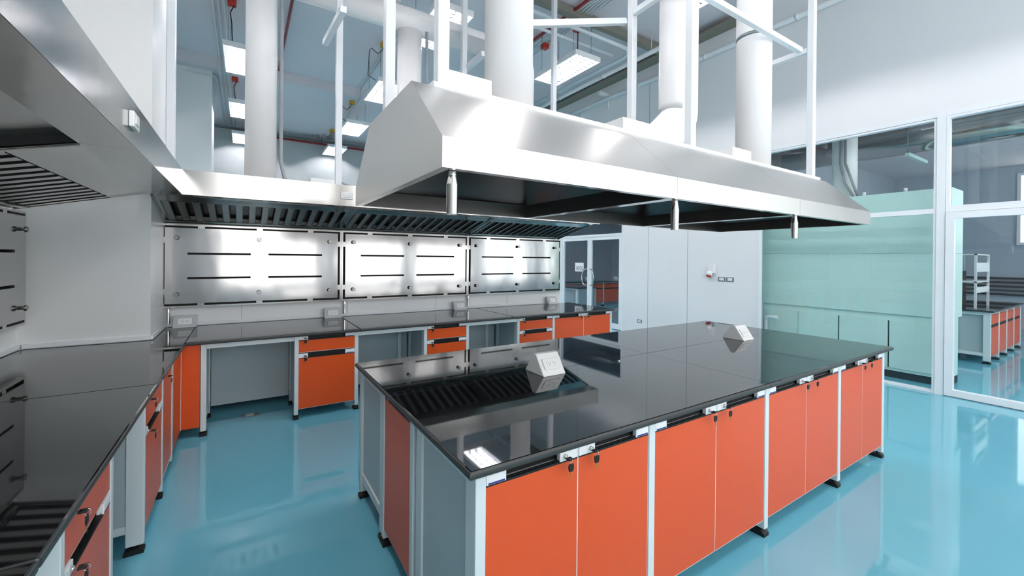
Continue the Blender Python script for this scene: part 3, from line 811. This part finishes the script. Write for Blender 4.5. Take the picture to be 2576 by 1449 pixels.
# conduit beside duct
def cable(name, pts, r, m, label, cat, group=None, seg=8):
    return tag(MB().m(m).tube(pts, r, seg).build(name, None), label, cat, group)
cp = [(.20, 5.03, 4.52), (.28, 5.04, 4.45), (.32, 5.1, 4.35), (.325, 5.17, 4.2), (.325, 5.17, 3.2), (.325, 5.17, 2.62), (.36, 5.16, 2.45), (.45, 5.14, 2.352)]
cable('flexible_conduit', cp, .02, GCOND, 'grey flexible conduit running down beside the duct near the column', 'conduit')
b = MB().m(OUTLET)
for z in (2.75, 3.7, 4.55): b.box(.28, 5.146, z, .352, 5.149, z+.02)
cable('flexible_conduit', [(1.93, 5.05, 2.352), (1.93, 5.05, 3.4), (1.92, 5.05, 4.3), (1.9, 5.0, 4.42)], .02, GCOND, 'grey flexible conduit behind the vertical duct of the island hood corner', 'conduit')
cable('flexible_conduit', [(2.75, 2.0, 2.352), (2.78, 2.0, 2.42), (2.79, 1.98, 2.55), (2.90, 1.88, 2.66)] if False else [(2.80, 1.93, 2.352), (2.83, 1.93, 2.42), (2.83, 1.93, 2.52), (2.80, 1.905, 2.60)], .009, CABLE, 'thin black cable arching from the island hood beside the bent duct', 'cable')

# ------------------------------------------------------------------ ceiling lamps
def make_lamp(label):
    t = thing('ceiling_lamp', label, 'ceiling light', (0, 0, 0), 0, 'suspended fluorescent lamps')
    w, l, h = .56, 1.2, .085
    b = MB().m(OUTLET)
    b.box(-w/2, -l/2, 0, -w/2+.012, l/2, h); b.box(w/2-.012, -l/2, 0, w/2, l/2, h)
    b.box(-w/2+.012, -l/2, 0, w/2-.012, -l/2+.012, h); b.box(-w/2+.012, l/2-.012, 0, w/2-.012, l/2, h)
    b.box(-w/2+.012, -l/2+.012, h-.004, w/2-.012, l/2-.012, h)
    b.m(REFL).box(-w/2+.012, -l/2+.012, h-.006, w/2-.012, l/2-.012, h-.0041)
    b.box(-w/2+.0121, -l/2+.013, .001, -w/2+.013, l/2-.013, h-.007); b.box(w/2-.013, -l/2+.013, .001, w/2-.0121, l/2-.013, h-.007)
    b.build('housing', None, t)
    tb = MB().m(TUBE)
    for k in (-1, 0, 1):
        tb.cyl((k*.178, -l/2+.03, .045), (k*.178, l/2-.03, .045), .0085, 8)
    tb.build('fluorescent_tube', None, t)
    g2 = MB().m(REFL)
    for k in (-1, 1): g2.prism([(-.004, .004), (.004, .004), (.02, .075), (-.02, .075)], lambda u, v, s: (k*.089+u, s, v), -l/2+.0125, l/2-.0125)
    g2.m(LOUV)
    for j in range(1, 13):
        y = -l/2+.0125+(l-.025)*j/13
        for k in (-1, 0, 1): g2.box(k*.178-.040, y-.007, .003, k*.178+.040, y+.007, .028)
    g2.build('louvre', None, t)
    return t
def hang(t, x, y, zc):
    b = MB().m(GALV)
    for sx_ in (-.2, .2):
        for sy_ in (-.45, .45):
            b.cyl((sx_, sy_, .085), (sx_, sy_, zc-5.0), .004, 6)
    b.build('hanger_rod', None, t)
rowx = [-.04, 2.43, 4.88]; rn = ['left', 'middle', 'right']
lamp = None
rows = [(0.0, 'over the viewer end of the room'), (2.95, 'above the island'), (5.9, 'above the wall hood'), (8.80, 'first behind the partition'), (11.75, 'second behind the partition'), (14.55, 'farthest, by the back wall')]
first = make_lamp('x'); used = False
for yi, (y, w1) in enumerate(rows):
    for xi, x in enumerate(rowx):
        lab = 'suspended fluorescent lamp in the %s row, %s' % (rn[xi], w1)
        if not used:
            t = first; t.location = (x, y, 5.0); t['label'] = lab; used = True
        else:
            t = dup(first, (x, y, 5.0), 0, lab)
        t['_zc'] = ZS if y > YS else ZC
hm = {}
for o in [o for o in COL.objects if o.name.startswith('ceiling_lamp')]:
    zc = o['_zc']; del o['_zc']
    if zc not in hm:
        hang(o, 0, 0, zc); hm[zc] = [c for c in o.children if c.name.startswith('hanger_rod')][0]
    else:
        c = hm[zc].copy(); COL.objects.link(c); c.parent = o
# lamps added out of view to brighten the adjoining room
for k, (x, y) in enumerate(((8.2, -.2), (10.6, .2), (13.5, -1.2), (8.6, 9.4), (10.9, 9.4))):
    dup(first, (x, y, 3.6), 0, 'added lamp brightening the room beyond the glass, number %s from the sliding door' % ['one', 'two', 'three', 'four', 'five'][k])
for o in [o for o in COL.objects if o.name.startswith('ceiling_lamp') and o.location.z < 4]:
    for c in list(o.children):
        if c.name.startswith('hanger_rod'): bpy.data.objects.remove(c)
    b = MB().m(GALV)
    for sx_ in (-.2, .2):
        for sy_ in (-.45, .45): b.cyl((sx_, sy_, .085), (sx_, sy_, .3), .004, 6)
    b.build('hanger_rod', None, o)

# junction boxes and cables at the lamps
def jbox(x, y, z, m, label, group, s=.06):
    return tag(MB().m(m).box(x-s, y-s, z-.09, x+s, y+s, z-.001, bev=.006).build('junction_box', None), label, 'junction box', group)
for k, (y, zc, w1) in enumerate(((8.25, ZC, 'nearest'), (11.15, ZS, 'middle'), (14.0, ZS, 'farthest'))):
    jbox(2.28, y+.05, zc, YEL, 'yellow ceiling junction box above the %s middle-row lamp behind the partition' % w1, 'yellow junction boxes')
    cable('lamp_cable', [(2.26, y+.0, zc-.09), (2.22, y-.02, zc-.2), (2.12, y-.05, zc-.26), (2.03, y-.08, zc-.16), (1.97, y-.08, zc-.2), (1.97, y-.02, 5.0), (2.10, y+.0, 4.99)] if False else [(2.26, y+.0, zc-.09), (2.23, y-.02, zc-.18), (2.14, y-.03, zc-.28), (2.02, y-.03, zc-.20), (1.99, y, zc-.24), (1.99, y+.1, 5.12), (2.14, y+.12, 5.06)], .007, CABLE,
          'black cable from the yellow box to the %s middle-row lamp' % w1, 'cable', 'lamp cables')
for k, (y, zc, w1) in enumerate(((8.3, ZC, 'nearest'), (11.2, ZS, 'middle'))):
    jbox(-.20, y+.0, zc, REDB, 'red ceiling junction box above the %s left-row lamp' % w1, 'red junction boxes')
    cable('lamp_cable', [(-.17, y-.02, zc-.09), (-.22, y-.02, zc-.22), (-.20, y-.02, zc-.4), (-.19, y, 5.09)], .008, CABLE, 'black cable from the red box to the %s left-row lamp' % w1, 'cable', 'lamp cables')
for k, (x, y) in enumerate(((4.86, 6.5), (4.96, 5.68))):
    jbox(x, y, ZC-.06, REDB, 'red junction box among the white conduits, %s one' % ('farther', 'nearer')[k], 'red junction boxes')
cable('lamp_cable', [(4.93, 5.62, ZC-.15), (4.86, 5.55, ZC-.22), (4.86, 5.55, ZC-.5), (4.88, 5.6, 5.09)], .009, CABLE, 'black cable hanging to the lamp in front of the pipes', 'cable', 'lamp cables')
GC = 'white conduits on the ceiling'
for k, x in enumerate((-.47, -.39, -.31)):
    cable('conduit', [(x, 3.0, ZC-.03), (x, YS-.03, ZC-.03), (x, YS-.03, ZS-.03), (x, YF-.05, ZS-.03)], .014, WPIPE, 'thin white ceiling conduit above the left lamp row, %s of three' % ('leftmost', 'middle', 'rightmost')[k], 'conduit', GC)
for k, x in enumerate((2.36, 2.43)):
    cable('conduit', [(x, 7.2, ZC-.02), (x, YS-.03, ZC-.02), (x, YS-.03, ZS-.02), (x, YF-.05, ZS-.02)], .012, WPIPE, 'thin white ceiling conduit by the yellow boxes, %s one' % ('left', 'right')[k], 'conduit', GC)
for k in range(6):
    x = 4.70+k*.055; pts = []
    for j in range(40):
        y = 3.4+j*.1; pts.append((x+.012*math.sin(j*1.3+k), y, ZC-.03))
    cable('conduit', pts, .014, WPIPE, 'wavy white conduit of the bundle over the right lamp row, %s from the left' % ('first', 'second', 'third', 'fourth', 'fifth', 'sixth')[k], 'conduit', GC)
b = MB().m(WPIPE)
cable('conduit', [(-1.05, 11.0, ZS-.12), (-.62, 11.0, ZS-.12), (-.55, 11.1, ZS-.10), (-.54, 11.6, ZS-.04), (-.54, 14.8, ZS-.04)], .014, WPIPE, 'white conduit bending around the top of the far column', 'conduit', GC)
# sprinkler pipes
cable('sprinkler_pipe', [(.63, 2.5, ZC-.07), (.62, YS-.2, ZC-.07)], .024, RED, 'dark red sprinkler pipe running along the ceiling beside the left duct', 'pipe', 'red sprinkler pipes', 12)
cable('sprinkler_pipe', [(4.60, 3.0, ZC-.06), (4.585, 7.5, ZC-.06)], .026, RED, 'dark red sprinkler pipe along the ceiling right of the big duct', 'pipe', 'red sprinkler pipes', 12)
cable('sprinkler_pipe', [(.3, YF-.06, 5.36), (4.2, YF-.06, 5.36)], .035, RED, 'dark red pipe running across the far back wall', 'pipe', 'red sprinkler pipes', 12)
# cable tray on far wall
t = thing('cable_tray', 'galvanised cable tray hung below the ceiling at the far back wall', 'cable tray', (0, YF-.4, 5.40), 0)
b = MB().m(GALV)
for y in (0, .12, .24): b.box(-1.4, y, 0, 6.6, y+.03, .04)
b.build('tray', None, t)
for x in (1.95, 4.3):
    MB().m(GALV).box(x-.07, .02, .045, x+.07, .1, .165).build('bracket', None, t)
# beams
tag(bx(3.0, 5.33, 5.65, XR-.05, 5.46, 5.77, bev=.003, seg=1).build('steel_beam', BEAM), 'taupe steel beam crossing under the ceiling to the right wall', 'beam')
tag(bx(XR-.28, 3.9, 5.65, XR-.001, YF-.01, 5.68).build('steel_beam', BEAM), 'dark taupe beam running along the top of the right wall', 'beam')
# pipes at the right wall
GPI = 'white pipes along the right wall'
def wpipe(pts, r, label, on_wall=False):
    t = thing('water_pipe', label, 'pipe', pts[0], 0, GPI); p0 = Vector(pts[0])
    MB().m(WPIPE).tube([Vector(p)-p0 for p in pts], r, 14).build('pipe', None, t)
    b = MB().m(OUTLET)
    a, c = Vector(pts[0]), Vector(pts[1]); n = int((c-a).length/1.4)
    for k in range(1, n):
        p = a.lerp(c, k/n)-p0; d = (c-a).normalized()
        b.cyl(p-d*.018, p+d*.018, r+.008, 14)
    b.build('pipe_clip', None, t)
    if not on_wall:
        d = (c-a).normalized()
        for k in range(1, n+1, 2):
            p = a.lerp(c, min(.97, k/n))-p0
            MB().m(WPIPE).cyl(p, (p.x, p.y, ((ZS if a.lerp(c, k/n).y > YS else ZC)-p0.z)), .008, 6).build('hanger_rod', None, t)
    return t
wpipe([(XR-.055, -1.5, 5.335), (XR-.055, YF-.05, 5.335)], .045, 'thick white pipe clipped along the right wall above the windows', True)
wpipe([(6.07, 9.5, 5.45), (6.07, 5.60, 5.45), (6.05, 5.50, 5.47), (5.97, 5.43, 5.50), (5.85, 5.41, 5.50), (3.4, 5.41, 5.50)], .035, 'white pipe turning a corner beneath the steel beam')
wpipe([(6.25, 12.0, 5.40), (6.25, 4.9, 5.40)], .042, 'white pipe running parallel beside the dark wall beam')
wpipe([(5.75, 5.60, 5.40), (3.4, 5.60, 5.40)], .026, 'thin white pipe below the corner pipe')
# L bracket on the wall
b = MB().m(OUTLET).box(XR-.03, 7.05, 5.12, XR-.001, 7.12, 5.40); b.box(XR-.30, 7.05, 5.40, XR-.001, 7.12, 5.47)
tag(b.build('wall_bracket', None), 'white L-shaped bracket fixed high on the right wall', 'bracket')

# ------------------------------------------------------------------ sockets on the white wall
def wall_plate(y, z, w, h, label, group=None, m=GALV):
    t = thing('wall_socket', label, 'power outlet', (XR, y, z), 0, group)
    MB().m(m).box(-.008, -w/2, -h/2, -.0025, w/2, h/2, bev=.002, seg=1).build('plate', None, t)
    b = MB().m(OUTLET).box(-.012, -w/2*.62, -h/2*.55, -.0083, w/2*.62, h/2*.65, bev=.001, seg=1); b.m(DARK)
    for cy in (-w*.14, w*.14):
        for dz in (-.012, .012): b.box(-.0128, cy-.003, dz-.003, -.0121, cy+.003, dz+.003)
    b.build('socket_face', None, t)
wall_plate(4.262, 1.268, .135, .078, 'left steel-plated socket of the pair beside the industrial plug inlet', 'steel-plated sockets on the white wall')
wall_plate(4.112, 1.268, .135, .078, 'right steel-plated socket of the pair beside the industrial plug inlet', 'steel-plated sockets on the white wall')
wall_plate(6.09, .283, .13, .07, 'steel-plated socket low on the white wall near the glass doors', 'steel-plated sockets on the white wall')
t = thing('industrial_socket', 'white industrial socket with a red cap on the white wall', 'power outlet', (XR-.001, 4.43, 1.44), 0)
b = MB().m(OUTLET).box(-.07, -.055, -.075, -.001, .055, .085, bev=.015, seg=3); b.build('housing', None, t)
b = MB().m(OUTLET).lathe([(0, .046), (.07, .042)], (-.055, .02, -.05), (-.45, .1, -1), 20); b.build('collar', None, t)
b = MB().m(REDB).lathe([(0, .045), (.02, .046), (.024, .036)], Vector((-.055, .02, -.05))+Vector((-.45, .1, -1)).normalized()*.0705, (-.45, .1, -1), 20); b.build('cap', None, t)
# paper with the room number
t = thing('room_number_sheet', 'white paper sheet reading 1055 taped to the glass door', 'sign', (XR-.0095, 8.01, 1.40), 0)
MB().m(PAPER).box(-.002, -.16, -.11, 0, .16, .11).build('paper', None, t)
fc = bpy.data.curves.new('room_number', 'FONT'); fc.body = '1055'; fc.size = .14; fc.extrude = .0004; fc.align_x = 'CENTER'; fc.align_y = 'CENTER'
fo = bpy.data.objects.new('tmp', fc); COL.objects.link(fo); fc.materials.append(INK)
bpy.context.view_layer.update()
me = bpy.data.meshes.new_from_object(fo.evaluated_get(bpy.context.evaluated_depsgraph_get()))
bpy.data.objects.remove(fo); fo = bpy.data.objects.new('room_number', me); COL.objects.link(fo); fo.parent = t
fo.location = (-.003, 0, -.035); fo.rotation_euler = (PI/2, 0, -PI/2)
# floor socket
t = thing('floor_socket', 'small steel socket cover set in the blue floor below the knee space', 'floor socket', (.065, 4.96, 0), 0)
MB().m(GALV).box(-.075, -.045, 0.0002, .075, .045, .006, bev=.002, seg=1).build('cover', None, t)
MB().m(CHROME).box(-.045, -.02, .0062, .03, .02, .012, bev=.002, seg=1).build('lid', None, t)

# ------------------------------------------------------------------ things beyond the glass
t = thing('fume_hood', 'tall mint green fume hood standing behind the window glass', 'fume hood', (7.55, 1.48, 0), 0)
MB().m(MINT).box(0, 0, .885, .55, 2.32, 1.72).build('upper_body', None, t)
MB().m(MINT).box(0, 0, 1.723, .55, 2.32, 2.56).build('top_cover', None, t)
MB().m(MINT).box(.03, .03, .10, .53, 2.29, .884).build('base', None, t)
for k, (a, c) in enumerate(((.045, .60), (.62, 1.18), (1.20, 1.73), (1.75, 2.27))):
    MB().m(MINT).box(.012, a, .14, .029, c, .79).build('door', None, t)
MB().m(DARK).box(.05, .03, 0.0, .53, 2.29, .099).build('plinth', None, t)
for yy in (1.19, .61): MB().m(DARK).box(.027, yy-.006, .14, .0285, yy+.006, .79).build('gap', None, t)
for y in (.45, .9): MB().m(OUTLET).cyl((.03, y, 2.561), (.03, y, 2.61), .02, 10).build('valve', None, t)
b = MB().m(WPIPE).tube([(XR+.25, 3.64, .001), (XR+.25, 3.64, .62)]+arc((XR+.25, 3.59, .62), .05, PI, PI/2, (0, -1, 0), (0, 0, 1), 6)+[(XR+.25, 3.54, .67), (XR+.25, 3.45, .67)], .03, 14)
tag(b.build('drain_pipe', None), 'white drain pipe elbow left of the mint fume hood', 'pipe')
duct('pale mint round duct standing on top of the fume hood', [(8.0-.08, 2.74, 2.562), (8.0-.08, 2.74, 3.99)], .16, 'ducts beyond the glass')
cable('flexible_conduit', [(7.72, 2.72, 3.95), (7.72, 2.72, 3.1), (7.70, 2.66, 2.8), (7.7, 2.55, 2.585)], .018, GCOND, 'grey flexible conduit curving down beside the fume hood duct, left one', 'conduit', 'fume hood conduits')
cable('flexible_conduit', [(7.72, 2.66, 3.95), (7.72, 2.66, 3.1), (7.70, 2.58, 2.85), (7.7, 2.50, 2.585)], .018, GCOND, 'grey flexible conduit curving down beside the fume hood duct, right one', 'conduit', 'fume hood conduits')
tag(MB().m(STEEL).tube([(8.9, -2.3, 3.55), (8.9, 4.2, 3.55)], .22, 32).build('ventilation_duct', None), 'large shiny ventilation duct running along the ceiling beyond the glass', 'duct')
t = thing('duct_support', 'pale perforated strut carrying pipes under the ceiling beyond the glass', 'bracket', (8.4, 2.1, 3.2), 0)
MB().m(MINT).box(0, 0, 0, .9, .05, .05).build('strut', None, t)
MB().m(GALV).cyl((.02, .025, .05), (.02, .025, .79), .006, 6).build('rod', None, t)
# bench beyond sliding door
def far_bench(x0, y0, n, label, wu=.62, D=.7, ztop=.82, plain=False):
    t = thing('lab_bench', label, 'bench', (x0, y0, 0), 0, 'benches beyond the glass')
    MB().m(GRAN).box(-.04, -.04, ztop+.001, n*wu+.04, D, ztop+.03).build('worktop', None, t)
    for k in range(n+1):
        leg(t, k*wu, -.004, ztop, .05, .08, True)
    MB().m(GREY).box(.055, .02, .12, n*wu-.01, D-.02, ztop-.001).build('carcass', None, t)
    b = MB().m(WHITE); b.box(0.005, .077, .12, .045, D-.05, .17); b.box(.005, .077, ztop-.05, .045, D-.05, ztop); b.box(.0, D-.05, .03, .05, D, ztop)
    b.build('end_frame', None, t)
    if plain: MB().m(GREY).box(.055, 0, .05, n*wu-.005, .018, ztop-.01).build('front_panel', None, t)
    for k in range(0 if plain else n):
        a, c = k*wu+.055, (k+1)*wu-.005
        MB().m(ORANGE).box(a, 0, .62, c, .018, ztop-.05).build('drawer', None, t)
        MB().m(ORANGE).box(a, 0, .12, c, .018, .57).build('door', None, t)
        MB().m(BLACKPL).box(a, .003, .575, c, .016, .615).build('finger_rail', None, t)
    return t
far_bench(9.90, 1.50, 4, 'distant lab bench with red fronts seen through the sliding glass door')
far_bench(8.55, 10.5, 4, 'distant bench with orange fronts and dark base seen through the glass double doors', .95)
far_bench(7.45, 8.42, 1, 'grey-backed bench standing just behind the glass double doors', .62, plain=True)
t = thing('reagent_shelf', 'pale reagent shelf unit standing on the bench beyond the sliding door', 'shelf', (10.2, 1.7, .8505), 0)
b = MB().m(WHITE)
for y in (0, .30):
    b.box(0, y, 0, .03, y+.03, .90); b.box(.9, y, 0, .93, y+.03, .90)
b.build('upright', None, t)
for z in (.42, .88): MB().m(WHITE).box(.0, .0, z, .93, .33, z+.02).build('shelf', None, t)
MB().m(WHITE).box(.031, .0, .60, .899, .02, .755).build('upper_panel', None, t)
MB().m(WHITE).box(.031, .0, .25, .899, .02, .345).build('lower_panel', None, t)
MB().m(DARK).box(.031, .28, .0, .899, .3, .6).build('back_panel', None, t)
MB().m(GALV).tube([(0.01, .015, .781), (0.01, .015, .83), (.92, .015, .83), (.92, .015, .781)], .006, 6).build('rail', None, t)
# grille and window far right
t = thing('reflected_slats', 'dark slats standing in for a reflection in the sliding door glass', 'slat_reflection', (15.9, -1.5, .80), 0)
b = MB().m(REFSLAT)  # slats imitate a reflection in the sliding door's glass
for k in range(5): b.box(0, 0, k*.10, .06, 4.8, k*.10+.05)
b.build('slats', None, t)
b = MB(); frame(b, .1, 2.0, 2.05, 3.8, .06, 15.93, 15.99)
wf = struct(b.build('window_8', ALU))
m = mat('daylight_pane', (235, 240, 215), .5, emit=1.2); bx(15.95, .16, 2.11, 15.96, 1.94, 3.74).build('pane', m, wf)
# outlets on far bench
for x in (10.3, 11.7):
    wedge_box('outlet_box', 'tiny wedge outlet on the distant bench behind the glass double doors, %s one' % ('left' if x < 11 else 'right'), (x, 11.1, .8505), 0, .17, .1, .12, False, 'outlets on the distant bench')
